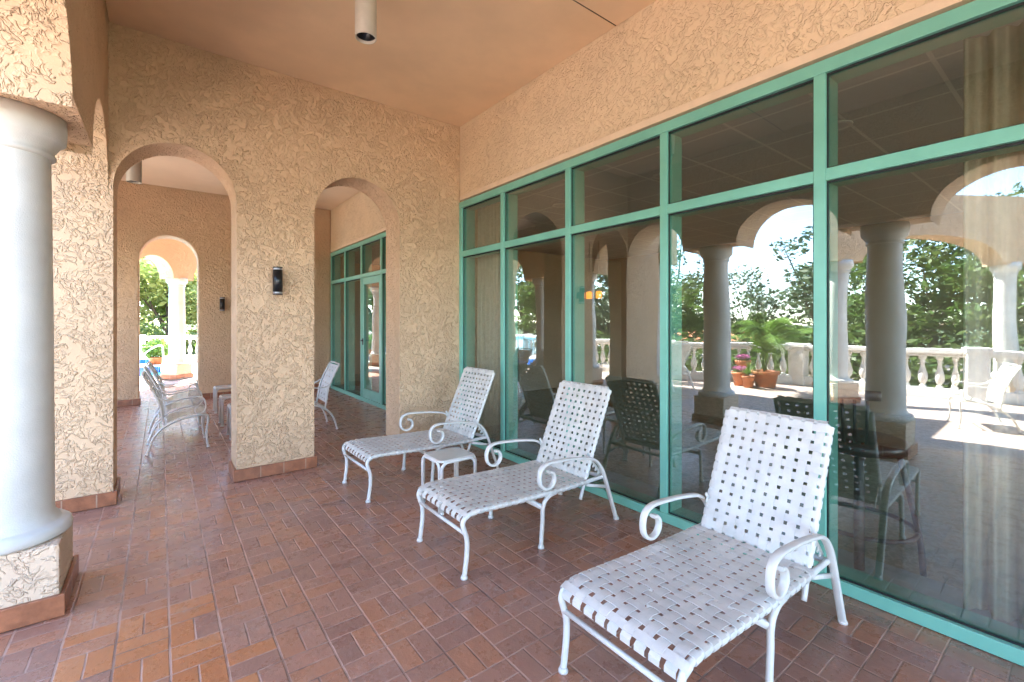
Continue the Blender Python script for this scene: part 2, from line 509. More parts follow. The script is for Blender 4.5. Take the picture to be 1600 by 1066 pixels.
# ------------------------------------------------------------------ ground, floor, ceiling
g = MB(); N = 40
ex = 400
g.add([(-ex, -ex, -1.2), (ex, -ex, -1.2), (ex, ex, -1.2), (-ex, ex, -1.2)], [(0, 1, 2, 3)])
tag(g.build('ground', M['soilground']), kind='structure')
f = MB(); f.add([(-1.28, -7, 0), (3.02, -7, 0), (3.02, 4.7, 0), (-1.28, 4.7, 0), (-2.32, 4.7, 0), (3.02, 11.0, 0), (-2.32, 11.0, 0), (-1.28, 11.0, 0), (3.02, 13, 0), (-1.28, 13, 0)], [(0, 1, 2, 3), (4, 3, 2, 5, 7, 6), (7, 5, 8, 9)])
tag(f.build('porch_floor', M['paver']), kind='structure')
# deck outside as slab pieces round the pool
d = MB()
POOL = [(-4.3, -1.3, 11.2, 15.2), (-4.3, 0.0, 15.2, 18.0)]
for (x0, x1, y0, y1) in [(-16, -1.06, -14, 11.2), (-16, -4.3, 11.2, 26), (-1.3, -1.06, 11.2, 13.0), (-1.3, 9, 13.0, 15.2), (0, 9, 15.2, 18.0), (-4.3, 9, 18.0, 26), (-1.06, 9, -14, -7)]:
    d.add([(x0, y0, -.004), (x1, y0, -.004), (x1, y1, -.004), (x0, y1, -.004)], [(0, 1, 2, 3)])
dk = d.build('pool_deck', M['deck'], fix=False)
tag(dk, kind='structure')
# drop the deck to the ground beyond the balustrade
c = MB(); c.add([(3.0, -8, -.004), (9.5, -8, -.004), (9.5, 13, -.004), (3.0, 13, -.004)], [(0, 1, 2, 3)])
tag(c.build('carpet_floor', M['carpet'], fix=False), kind='structure')
# ceiling
c = MB(); c.box(-.33, XW-.002, -6.6, 5.1, CEIL, CEIL+.12)
tag(c.build('ceiling', M['ceiling']), kind='structure')
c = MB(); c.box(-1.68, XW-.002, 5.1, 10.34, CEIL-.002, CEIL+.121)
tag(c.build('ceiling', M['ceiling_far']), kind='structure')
# control joint in the ceiling
c = MB(); c.box(-.34, XW-.01, 2.426, 2.434, CEIL-.003, CEIL-.0005)
tag(c.build('ceiling_joint', M['bark']), kind='structure')
# roof over porch and room
c = MB(); c.box(-1.0, 10.2, -7.0, 5.1, 4.25, 4.62); c.box(-2.3, 10.2, 5.1, 10.95, 4.25, 4.62)
c.box(-1.0, 2.999, 10.95, 15.2, 4.25, 4.62)  # roof carried on past the far wall to darken the diagonal arches
c.box(2.9995, 3.4, 12.81, 15.2, 4.25, 4.62)  # extra roof strip over the added wall, for more shade
c.box(3.0, 10.2, 10.95, 12.8, 4.25, 4.62)
c.box(-1.12, 10.3, -7.12, 5.0, 4.62, 4.74); c.box(-2.42, 10.3, 5.0, 11.05, 4.62, 4.74)
tag(c.build('roof', M['stucco_out'], bevel=.01), 'pale stucco roof slab over the porch and the glazed room', 'roof')

# ------------------------------------------------------------------ arcade wall on the deck side
COLY = [-4.58, -2.57, -.56, 1.45, 3.46]
COLY2 = [5.50, 7.30, 8.95]
def arcade(name, cols, ya, yb, label, apex=3.04, dx=0.0):
    ops = []
    ed = [ya] + [v for c in cols for v in (c-.44, c+.37)] + [yb]
    for k in range(0, len(ed), 2):
        if ed[k+1]-ed[k] > .1: ops.append((ed[k], ed[k+1], SPR, apex))
    # blocks over the columns hang at springing height, so build above SPR only
    t = empty(name, (-.61, (ya+yb)/2, 0))
    def place(u, v, z): return (-.86+dx+v-(-.61), u-(ya+yb)/2, z)
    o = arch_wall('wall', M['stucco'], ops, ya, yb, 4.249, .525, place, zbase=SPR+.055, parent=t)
    tag(t, label, 'wall')
    return t
arcade('arcade_wall', COLY, -6.6, Y1, 'stucco arcade wall above the near white column, beside the seating porch')
arcade('arcade_wall', COLY2, 5.06, Y2, 'stucco arcade wall above the columns of the far bay, between the two arched cross walls', 3.15, -1.33)

def make_column():
    t = empty('column', (0, 0, 0))
    p = MB(); p.box(-.228, .228, -.228, .228, 0, .365)
    pl = p.build('plinth', M['stucco_out'], t, bevel=.012)
    skirting(-.228, .228, -.228, .228, t, tl=.24)
    s = MB()
    prof = [(.20, .366), (.238, .367), (.250, .378), (.253, .398), (.247, .420), (.232, .432), (.212, .435), (.203, .443), (.198, .458), (.188, .470), (.1815, .492), (.1803, .53)]
    s.lathe(prof, n=48, capb=True, capt=False)
    s.build('base_moulding', M['column'], t)
    s = MB()
    s.lathe([(.1803, .528), (.1803, .6), (.179, 1.0), (.176, 1.5), (.171, 2.0), (.167, 2.30), (.167, 2.36)], n=48, capb=False, capt=False)
    s.build('shaft', M['column'], t)
    s = MB()
    s.lathe([(.166, 2.355), (.185, 2.362), (.187, 2.375), (.178, 2.385), (.182, 2.40), (.200, 2.43), (.212, 2.445), (.226, 2.455), (.230, 2.52), (.228, 2.574)], n=48)
    s.build('capital', M['column'], t)
    return t
col0 = make_column()
labels = {
    3.46: 'white column with stucco plinth standing at the left edge, nearest one',
    1.45: 'white column reflected in the rightmost pane behind the nearest lounger',
}
allc = [(-.635, y) for y in COLY] + [(-1.95, y) for y in COLY2]
for i, (x, y) in enumerate(allc):
    o = col0 if i == 0 else copy_tree(col0)
    o.location = (x, y, 0)
    tag(o, labels.get(y, 'white column of the porch arcade, %s' % {-4.58: 'farthest behind the camera', -2.57: 'third one behind the camera side', -.56: 'just beside the camera', 5.50: 'at the outer corner of the wider far bay', 7.30: 'middle one of the wider far bay', 8.95: 'last one before the far arched wall'}.get(y, '')), 'column', 'columns carrying the arcade')

# ------------------------------------------------------------------ cross walls with two arches
def cross_wall(y0, y1, label, lo):
    xa = -1.70 if lo == 0 else -2.19
    t = empty('arched_wall', (1.04, y0, 0))
    def place(u, v, z): return (u-1.04, v, z)
    ops = [(-.305, .555, 2.59, 3.03), (1.238, 2.160, 2.56, 3.03)]
    if lo == 0: ops.append((-1.70, -1.20, 2.75, 3.0))
    xs = -1.20 if lo == 0 else xa
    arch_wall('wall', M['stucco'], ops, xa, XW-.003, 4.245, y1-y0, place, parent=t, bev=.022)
    for a, b, sd in ((xs, -.305, 'xXyY'), (.555, 1.238, 'xXyY'), (2.160, XW-.003, 'xyY')):
        sk = skirting(a, b, y0, y1, t, sides=sd, tl=.2)
        sk.location = (-1.04, -y0, 0)
    tag(t, label, 'wall')
    return t
cross_wall(Y1, Y1B, 'rough stucco wall with two arched openings, nearest cross wall of the porch', 0)
cross_wall(Y2, Y2B, 'farther stucco wall with an arch, seen through the left arch of the near wall', 1)

# ------------------------------------------------------------------ window wall
# stucco above the glazing and trim
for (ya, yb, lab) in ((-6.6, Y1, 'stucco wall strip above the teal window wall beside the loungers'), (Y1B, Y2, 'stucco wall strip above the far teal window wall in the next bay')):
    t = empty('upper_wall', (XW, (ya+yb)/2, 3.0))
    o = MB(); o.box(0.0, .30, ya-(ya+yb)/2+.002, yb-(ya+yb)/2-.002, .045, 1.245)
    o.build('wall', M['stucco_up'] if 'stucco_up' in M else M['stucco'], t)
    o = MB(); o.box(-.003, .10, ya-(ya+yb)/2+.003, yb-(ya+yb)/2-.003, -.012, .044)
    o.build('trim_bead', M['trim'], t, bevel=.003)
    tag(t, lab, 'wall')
# wall behind the stub of the cross walls
for (ya, yb, nm) in ((Y1, Y1B, 'near'), (Y2, 12.5, 'far')):
    t = MB(); t.box(XW+.001, XW+.30, ya+.001, yb-.001, 0, 4.2)
    tag(t.build('wall_pier', M['stucco']), 'stucco pier at the window end of the %s arched wall' % nm, 'pier')

ZT, ZM = 2.962, 2.315
def glazing(ys, label, door=None, slot=.060):
    y0, y1 = min(ys), max(ys)
    t = empty('window_wall', (XW, 0, 0))
    fw = slot/2
    x0, x1 = -.012, .185
    # sill, head, transoms between the mullions
    m = MB(); m.box(x0-.004, x1, y0-fw, y1+fw, .004, .072); m.build('sill', M['teal'], t, bevel=.003)
    m = MB(); m.box(x0-.002, x1, y0-fw, y1+fw, ZT-.075, ZT-.001); m.build('head_rail', M['teal'], t, bevel=.003)
    m = MB(); m.box(x1+.001, .42, y0-fw, y1+fw, .006, .066); m.build('inner_sill', M['innersill'], t, bevel=.004)
    ys = sorted(ys)
    for k, y in enumerate(ys):
        m = MB(); m.box(x0, x1, y-fw, y+fw, .0725, ZT-.0755)
        m.build('mullion', M['teal'], t, bevel=.003)
    for a, b in zip(ys[:-1], ys[1:]):
        m = MB(); m.box(x0+.001, x1, a+fw+.0004, b-fw-.0004, ZM-.034, ZM+.034)
        m.build('transom', M['teal'], t, bevel=.003)
        for (za, zb) in ((.072, ZM-.034), (ZM+.034, ZT-.075)):
            isdoor = door and abs(a-door) < .02 and za < .1
            ya_, yb_ = a+fw, b-fw
            if isdoor:
                dr = empty('door', (0, 0, 0)); dr.parent = t
                m = MB(); s = .085
                m.box(.0, .05, ya_+.006, ya_+s, .075, zb-.006); m.box(.0, .05, yb_-s, yb_-.006, .075, zb-.006)
                m.box(.001, .05, ya_+s+.0004, yb_-s-.0004, zb-.13, zb-.007); m.box(.001, .05, ya_+s+.0004, yb_-s-.0004, .076, .076+.16)
                m.build('door_leaf', M['teal'], dr, bevel=.003)
                m = MB(); m.box(.02, .028, ya_+s, yb_-s, .236, zb-.13); m.build('pane', M['glass'], dr)
                m = MB(); m.sweep([(-.0, yb_-.045, 1.12), (-.05, yb_-.045, 1.12), (-.05, yb_-.16, 1.12)], .011, n=8)
                m.box(-.012, 0, yb_-.06, yb_-.03, 1.04, 1.16); m.build('handle', M['black'], dr)
                continue
            gk = MB(); e = .012
            gx0, gx1 = .012, .020
            gk.box(gx0, gx1, ya_, ya_+e, za, zb); gk.box(gx0, gx1, yb_-e*.6, yb_, za, zb)
            gk.box(gx0, gx1, ya_+e, yb_-e*.6, za, za+e*.7); gk.box(gx0, gx1, ya_+e, yb_-e*.6, zb-e, zb)
            pn = MB(); pn.box(-.003, .003, -(b-a)/2+fw-.001, (b-a)/2-fw+.001, za+.001, zb-.001)
            po = pn.build('pane', M['glass'], t, fix=True)
            po.location = (.026, (a+b)/2, 0)
            po.rotation_euler = (0, 0, R(PANE_ROT.get(round(a, 1), 0)))
            g2 = gk.build('gasket', M['gasket'], po)
            g2.location = (-.026, -(a+b)/2, 0)
    tag(t, label, 'window wall')
    return t
PANE_ROT = {1.0: .5, 0.0: .6, -0.0: .6, 2.0: .2, 3.0: .12}
YS1 = [4.87, 4.0, 2.99, 1.985, .975, -.035, -1.05, -2.06, -3.07, -4.08, -5.1, -6.1]
glazing(YS1, 'tall teal framed window wall running along behind the three white loungers')
YS2 = [10.30, 9.37, 8.42, 7.45, 6.5, 5.55]
glazing(YS2, 'teal framed window wall with a glass door, seen through the right arch', door=7.45)

# ------------------------------------------------------------------ room behind the glass
def wallbox(x0, x1, y0, y1, z0, z1, label, mat=None):
    m = MB(); m.box(x0, x1, y0, y1, z0, z1)
    return tag(m.build('room_wall', mat or M['tilewall']), label, 'wall')
wallbox(9.2, 9.4, -7.9, 12.9, -.02, 4.2, 'brown back wall of the dark room behind the glass')
wallbox(3.27, 9.19, -8.0, -7.8, 2.75, 4.2, 'brown wall strip above the open end of the glazed room')
wallbox(3.27, 9.19, 12.6, 12.8, -.02, 4.2, 'brown end wall of the glazed room at the far end')
wallbox(5.9, 9.19, 7.4, 7.6, -.02, 2.95, 'brown partition standing deep inside the glazed room')
wallbox(3.0, 3.26, 12.52, 15.2, -.02, 4.245, 'added stucco wall that shades the diagonal arches', M['stucco'])  # unseen wall, added to keep light off the diagonal arches
c = MB(); c.box(3.265, 9.19, -7.79, 12.59, 3.06, 3.1)
tag(c.build('room_ceiling', M['acoustic']), kind='structure')
for i, (x, y) in enumerate([(4.3, 2.9), (4.3, 1.3), (6.2, 2.9), (6.2, 1.0), (4.3, 4.5)]):
    t = empty('recessed_light', (x, y, 3.06))
    m = MB(); m.lathe([(.075, -.004), (.10, -.010), (.105, -.004), (.105, 0)], n=24); m.build('trim_ring', M['white'], t)
    m = MB(); m.lathe([(.07, -.006), (.07, -.003)], n=20); m.build('lens', M['silver'], t)
    tag(t, 'unlit round recessed light in the tiled room ceiling seen through the top panes', 'ceiling light', 'recessed lights in the room ceiling')
def curtain(y0, y1, label, x=3.20, z0=.03, z1=2.9):
    m = MB(); n = int((y1-y0)/.006)
    vs = []; fs = []
    for i in range(n+1):
        y = y0+(y1-y0)*i/n
        a = .028*math.sin(y*58)+.014*math.sin(y*131+1)
        for k in range(2):
            z = z0 if k == 0 else z1
            aa = a*(1.25 if k == 0 else .8)
            vs.append((x+aa, y, z))
    for i in range(n): fs.append((2*i, 2*i+2, 2*i+3, 2*i+1))
    m.add(vs, fs, True)
    o = m.build('curtain', M['curtain'])
    s = o.modifiers.new('thick', 'SOLIDIFY'); s.thickness = .002
    tag(o, label, 'curtain')
curtain(4.22, 4.83, 'beige curtain hanging behind the narrow corner pane of the window wall')
curtain(-.85, .42, 'beige curtain hanging behind the rightmost pane')
# amber pendants
for i, (px, y) in enumerate([(6.9, 6.12), (6.9, 5.92), (6.9, 5.66)]):
    t = empty('pendant_lamp', (px, y+.45, 2.0))
    m = MB(); m.lathe([(.055, -.07), (.06, -.06), (.062, .06), (.03, .075)], n=16); m.build('lamp_shade', M['orange'], t)
    m = MB(); m.lathe([(.004, .075), (.004, 1.06)], n=6); m.build('cord', M['black'], t)
    tag(t, ('leftmost', 'middle', 'rightmost')[i] + ' of the three small glowing amber pendants deep inside the room', 'pendant lamp', 'amber pendants in the room')
# dark bar stool just inside
t = empty('bar_stool', (3.47, .93, 0), R(-30))
for k in range(4):
    a = R(45+90*k); c_, s_ = math.cos(a), math.sin(a)
    m = MB(); m.sweep(smooth_path([(.30*c_, .30*s_, 0), (.285*c_, .285*s_, .2), (.24*c_, .24*s_, .45), (.19*c_, .19*s_, .70)], 4), .026, .016, binorm=(-s_, c_, 0), n=8)
    m.build('leg', M['darkwood'], t)
m = MB(); m.sweep([(.275*math.cos(2*math.pi*k/40), .275*math.sin(2*math.pi*k/40), .24) for k in range(40)], .013, n=8, closed=True); m.build('foot_ring', M['darkwood'], t)
m = MB(); m.lathe([(.20, .69), (.235, .70), (.245, .73), (.235, .765), (.19, .78)], n=32); m.build('seat', M['darkwood'], t)
m = MB()
for k in range(5):
    a = R(60+15*k)
    m.sweep([(.21*math.cos(a+2), .21*math.sin(a+2), .76), (.24*math.cos(a+2), .24*math.sin(a+2), 1.05)], .009, n=6)
m.sweep([(.245*math.cos(R(50+6*k)+2), .245*math.sin(R(50+6*k)+2), 1.06) for k in range(15)], .03, .012, binorm=(0, 0, 1), n=8)
m.build('backrest', M['darkwood'], t)
tag(t, 'dark bar stool with a ring footrest on the carpet behind the rightmost pane', 'bar stool')

# ------------------------------------------------------------------ lamps
def sconce(x, y, z, label):
    t = empty('wall_lamp', (x, y, z))
    m = MB(); m.box(-.030, .030, -.012, 0.001, -.05, .05); m.box(-.02, .02, -.055, -.012, -.035, .035); m.build('bracket', M['black'], t, bevel=.003)
    m = MB(); m.lathe([(.043, -.105), (.043, .105)], 0, -.085, 28); m.build('lamp_body', M['black'], t)
    for s in (-1, 1):
        m = MB(); m.lathe([(.040, -.009), (.040, .009)], 0, -.085, 28, cz=s*.114); m.build('diffuser_ring', M['silver'], t)
        m = MB(); m.lathe([(.043, -.005), (.043, .004)], 0, -.085, 28, cz=s*.128); m.build('end_cap', M['black'], t)
    return tag(t, label, 'wall lamp', 'up and down wall lamps')
sconce(.885, Y1, 1.873, 'black cylinder wall lamp on the near pier between the two arches')
sconce(.93, Y2, 1.80, 'small looking black cylinder wall lamp on the farther wall, right of its arch')
def downlight(x, y, zb, r, label):
    t = empty('downlight', (x, y, CEIL))
    h = CEIL-zb
    m = MB(); m.lathe([(r-.006, -h+.09), (r-.006, -h), (r, -h+.001), (r, -.001)], n=36, capb=False, capt=False); m.build('housing', M['lampcyl'], t)
    m = MB(); m.lathe([(r-.008, -h+.02), (r*.62, -h+.10), (r*.3, -h+.101)], n=30, capt=True, capb=False); m.build('baffle', M['black'], t)
    return tag(t, label, 'downlight', 'cylinder downlights under the porch ceiling')
downlight(1.13, 3.13, 3.46, .072, 'cream cylinder downlight hanging from the orange ceiling above the loungers')
downlight(-.25, 7.0, 3.13, .072, 'cream cylinder downlight in the far bay, seen through the left arch')
downlight(1.13, -1.2, 3.46, .072, 'cream cylinder downlight hanging behind the camera')

# ------------------------------------------------------------------ furniture
def ypath(pts, y): return [(x, y, z) for x, z in pts]
RAIL = [(0, .004), (.008, .06), (.018, .14), (.018, .22), (-.002, .285), (-.010, .318), (.004, .347), (.035, .362), (.10, .368), (.25, .361), (.45, .352), (.65, .345), (.85, .340), (1.05, .340), (1.205, .342)]
def make_lounger(name, ncol, nback, nseat, wf, mat, wv=.0):
    """foot end at x=0, head toward +x"""
    t = empty(name)
    W = .285
    fr = MB()
    for s in (-1, 1):
        fr.sweep(smooth_path(ypath(RAIL, s*W), 4), .0145, n=10)
    fr.sweep([(.002, -W, .262), (.002, W, .262)], .011, n=8)
    fr.sweep([(.603, -W, .262), (.603, W, .262)], .012, .018, binorm=(1, 0, 0), n=8)
    fr.sweep([(1.195, -W, .338), (1.195, W, .338)], .012, .02, binorm=(0, 0, 1), n=8)
    fr.sweep([(1.02, -W, .335), (1.02, W, .335)], .012, n=8)
    for s in (-1, 1):
        fr.sweep([(1.03, s*(W-.004), .315), (1.225, s*(W+.005), .262)], .008, .012, binorm=(0, 1, 0), n=8)
    fr.build('frame', M['white'], t)
    for s in (-1, 1):
        m = MB(); m.sweep(smooth_path(ypath([(.588, .004), (.592, .08), (.600, .18), (.602, .25), (.622, .298), (.665, .328), (.72, .336)], s*(W+.004)), 4), .0145, n=10)
        m.build('middle_leg', M['white'], t)
        m = MB()
        arm = [(.640, .492), (.668, .487), (.688, .462), (.690, .428), (.668, .398), (.632, .386), (.596, .395), (.568, .425), (.560, .468), (.568, .508), (.592, .536), (.635, .550), (.70, .551), (.85, .540), (.98, .522), (1.05, .506), (1.11, .472), (1.16, .415), (1.195, .345), (1.235, .24), (1.285, .11), (1.325, .004)]
        m.sweep(smooth_path(ypath(arm, s*(W+.020)), 4), .0185, .0095, binorm=(0, 1, 0), n=12)
        m.build('armrest', M['white'], t)
        m = MB()     # toothed rack that sets the angle
        y = s*(W-.025)
        pts = [(1.045, .535), (1.075, .50)]
        a = Vector((1.05, .525)); b = Vector((1.20, .35)); dv = (b-a).normalized(); nv = Vector((-dv.y, dv.x))*-1
        prof = []
        for k in range(5):
            o = a+dv*(.03+.04*k)
            prof += [o, o+nv*.020+dv*.006, o+nv*.020+dv*.018, o+dv*.022]
        low = [a] + prof + [b]; up = [b-nv*.016, a-nv*.016]
        poly = low+up; n = len(poly)
        vs = [(p.x, y-.0025, p.y) for p in poly]+[(p.x, y+.0025, p.y) for p in poly]
        m.add(vs, [tuple(range(n)), tuple(reversed(range(n, 2*n)))]+[(i, (i+1) % n, n+(i+1) % n, n+i) for i in range(n)])
        m.build('angle_rack', M['white'], t)
    for (x, y) in ((0, W), (0, -W), (.588, W+.004), (.588, -W-.004), (1.328, W+.02), (1.328, -W-.02)):
        m = MB(); m.lathe([(.021, 0), (.0215, .008), (.018, .016), (.0155, .022)], x, y, 14); m.build('foot_cap', M['strap'], t)
    # --- woven seat
    def surf(prof):
        P = smooth_path([(x, 0, z) for x, z in prof], 10)
        L = [0]
        for i in range(1, len(P)): L.append(L[-1]+(P[i]-P[i-1]).length)
        def at(s):
            s = max(0, min(L[-1], s))
            for i in range(1, len(L)):
                if L[i] >= s: break
            f = (s-L[i-1])/max(1e-9, L[i]-L[i-1])
            p = P[i-1].lerp(P[i], f); T = (P[i]-P[i-1]).normalized()
            return p, T, Vector((-T.z, 0, T.x))
        return at, L[-1]
    def weave(prof, hw, nc, nr, wc, wr, m, rad, seed, wrap0=True):
        at, LL = surf(prof); rnd = random.Random(seed)
        amp = .0034; th = .0022
        pr = LL/nr; pc = (2*hw-.012)/nc
        ys = [-hw+.006+pc*(j+.5) + rnd.uniform(-.0016, .0016) for j in range(nc)]
        ss = [pr*(i+.5) + rnd.uniform(-.0018, .0018) for i in range(nr)]
        top = rad + .0025
        for j, y in enumerate(ys):      # lengthwise straps
            pts = []; ns = []
            for k in range(-1, 2*nr+1):
                s = pr*(k+1)/2
                i2 = k/2
                p, T, Nn = at(s)
                if k % 2 == 0 and 0 <= k//2 < nr: o = amp*(1 if (k//2+j) % 2 else -1); s = ss[k//2]; p, T, Nn = at(s)
                else: o = 0
                pts.append(p+Vector((0, y, 0))+Nn*(top+o)); ns.append(Nn)
            if wrap0:
                for (idx, sg) in ((0, -1), (-1, 1)):
                    p, T, Nn = at(0 if sg < 0 else LL)
                    q = [p+Vector((0, y, 0))+T*sg*.016+Nn*(top-.010), p+Vector((0, y, 0))+T*sg*.017-Nn*.006]
                    nn = [(Nn*.5+T*sg).normalized(), T*sg]
                    if sg < 0: pts = [q[1], q[0]]+pts; ns = [nn[1], nn[0]]+ns
                    else: pts = pts+q; ns = ns+nn
            m.ribbon(pts, Vector((0, 1, 0)), ns, wc, th)
        for i, s in enumerate(ss):      # cross straps wrap round the side rails
            p, T, Nn = at(s)
            pts = []; ns = []
            Yv = Vector((0, 1, 0))
            def P(y, h): return p+Yv*y+Nn*h
            R0 = rad+.003
            pts += [P(-hw+.012, -R0), P(-hw-.004, -R0*.95), P(-hw-R0*.8, -R0*.5), P(-hw-R0, 0), P(-hw-R0*.75, R0*.65), P(-hw-.002, R0)]
            ns += [-Nn, -Nn, (-Yv-Nn).normalized(), -Yv, (-Yv+Nn).normalized(), Nn]
            for k in range(2*nc-1):
                if k % 2 == 0: j = k//2; y = ys[j]; o = -amp*(1 if (i+j) % 2 else -1)
                else: y = (ys[k//2]+ys[k//2+1])/2; o = 0
                pts.append(P(y, top+o)); ns.append(Nn)
            pts += [P(hw+.002, R0), P(hw+R0*.75, R0*.65), P(hw+R0, 0), P(hw+R0*.8, -R0*.5), P(hw+.004, -R0*.95), P(hw-.012, -R0)]
            ns += [Nn, (Yv+Nn).normalized(), Yv, (Yv-Nn).normalized(), -Nn, -Nn]
            m.ribbon(pts, T, ns, wr, th)
    sag = .0
    m = MB()
    seatp = [(-.004, .338), (.006, .350), (.035, .361), (.10, .367), (.25, .360), (.45, .350), (.65, .343), (.85, .338), (1.02, .338)]
    weave(seatp, W, ncol, nseat, (2*W/ncol)*wf, (1.06/nseat)*wf*.94, m, .0145, 3)
    m.build('seat_webbing', mat, t, fix=True)
    # --- back
    bk = empty('backrest'); bk.parent = t
    hb = .262
    bp = [(.985, .215), (1.03, .335), (1.085, .46), (1.15, .61), (1.22, .77), (1.292, .935)]
    m = MB()
    side = smooth_path(ypath(bp, -hb), 4)
    side2 = list(reversed(smooth_path(ypath(bp, hb), 4)))
    tpc = Vector((1.310, 0, .972))
    corner = [(1.303, -hb+.006, .958), (1.309, -hb+.022, .970), (1.311, -hb+.05, .974)]
    c2 = [(x, -y, z) for x, y, z in reversed(corner)]
    m.sweep([tuple(p) for p in side]+corner+[(1.312, 0, .976)]+c2+[tuple(p) for p in side2], .0125, n=10)
    m.sweep([(1.04, -hb, .36), (1.04, hb, .36)], .010, n=8)
    m.build('back_frame', M['white'], bk)
    m = MB()
    weave([(1.040, .352), (1.085, .46), (1.15, .61), (1.22, .77), (1.292, .935), (1.308, .972)], hb, ncol if ncol < 10 else 9, nback, (2*hb/(ncol if ncol < 10 else 9))*wf, (.675/nback)*wf, m, .0125, 5)
    m.build('back_webbing', mat, bk, fix=True)
    return t

L3 = make_lounger('sun_lounger', 9, 13, 19, .69, M['strap'])
L3.location = (1.352, 1.118, 0); L3.rotation_euler.z = R(-1.3)
tag(L3, 'white strap sun lounger nearest the camera, its wide straps closely woven', 'sun lounger', 'white strap sun loungers')
L2 = make_lounger('sun_lounger', 9, 14, 20, .615, M['strap_old'])
L2.location = (1.392, 2.542, 0)
tag(L2, 'middle white strap sun lounger with open gaps between its straps, before the side table', 'sun lounger', 'white strap sun loungers')
L1 = copy_tree(L2)
L1.location = (1.345, 3.972, 0); L1.rotation_euler.z = R(1.2)
tag(L1, 'farthest of the three white sun loungers, standing before the right arch pier', 'sun lounger', 'white strap sun loungers')
for (x, y, rz, lab) in ((-3.75, 7.2, -90, 'white sun lounger on the sunny deck, reflected at the large pane left edge'), (-3.0, 6.6, -84, 'white sun lounger on the sunny deck, reflected beside the dark looking column')):
    o = copy_tree(L2); o.location = (x, y, 0); o.rotation_euler.z = R(rz)
    tag(o, lab, 'sun lounger', 'white strap sun loungers')

def make_table():
    t = empty('side_table')
    a, b, H, r = .165, .155, .405, .055
    def U(p, q, nrm):
        P, Q = Vector(p), Vector(q); d = (Q-P).normalized()
        pts = [P+Vector((0, 0, .004)), P+Vector((0, 0, H-r-.02))]
        for k in range(1, 6):
            an = R(90*k/6); pts.append(P+d*r*(1-math.cos(an))+Vector((0, 0, H-r-.012+r*math.sin(an))))
        for k in range(0, 6):
            an = R(90*(1-k/6)); pts.append(Q-d*r*(1-math.cos(an))+Vector((0, 0, H-r-.012+r*math.sin(an))))
        pts += [Q+Vector((0, 0, H-r-.02)), Q+Vector((0, 0, .004))]
        return pts
    g = .014
    for (p, q) in (((-a, -b+g, 0), (-a, b-g, 0)), ((a, -b+g, 0), (a, b-g, 0)), ((-a+g, -b, 0), (a-g, -b, 0)), ((-a+g, b, 0), (a-g, b, 0))):
        m = MB(); m.sweep(U(p, q, None), .0125, n=10)
        for e in (p, q): m.lathe([(.017, 0), (.0175, .007), (.0135, .018)], e[0], e[1], 12)
        m.build('leg_loop', M['white'], t)
    m = MB(); n = 6; pts = []
    rr = .05
    for (cx, cy, a0) in ((a-rr, b-rr, 0), (-a+rr, b-rr, 90), (-a+rr, -b+rr, 180), (a-rr, -b+rr, 270)):
        for k in range(n+1):
            an = R(a0+90*k/n); pts.append((cx+rr*math.cos(an), cy+rr*math.sin(an)))
    N = len(pts)
    vs = [(x, y, H-.012) for x, y in pts]+[(x, y, H+.001) for x, y in pts]+[(x*.93, y*.93, H+.004) for x, y in pts]
    m.add(vs, [tuple(reversed(range(N)))]+[(i, (i+1) % N, N+(i+1) % N, N+i) for i in range(N)]+[(N+i, N+(i+1) % N, 2*N+(i+1) % N, 2*N+i) for i in range(N)])
    m.build('top_rim', M['white'], t)
    m = MB(); m.add([(x*.925, y*.925, H+.0015) for x, y in pts]+[(x*.925, y*.925, H-.003) for x, y in pts], [tuple(range(N)), tuple(reversed(range(N, 2*N)))]+[(i, (i+1) % N, N+(i+1) % N, N+i) for i in range(N)])
    m.build('tabletop', M['tabletop'], t)
    return t
tb = make_table(); tb.location = (1.865, 3.26, 0)
tag(tb, 'small white side table with looped legs between the two farther loungers', 'side table', 'small white side tables')
for (x, y, lab) in ((.86, 6.84, 'nearest small white side table in the far bay, half hidden by the pier'), (.845, 7.72, 'middle small white side table in the far bay'), (.86, 8.83, 'farthest small white side table in the far bay, against the far wall')):
    o = copy_tree(tb); o.location = (x, y, 0)
    tag(o, lab, 'side table', 'small white side tables')

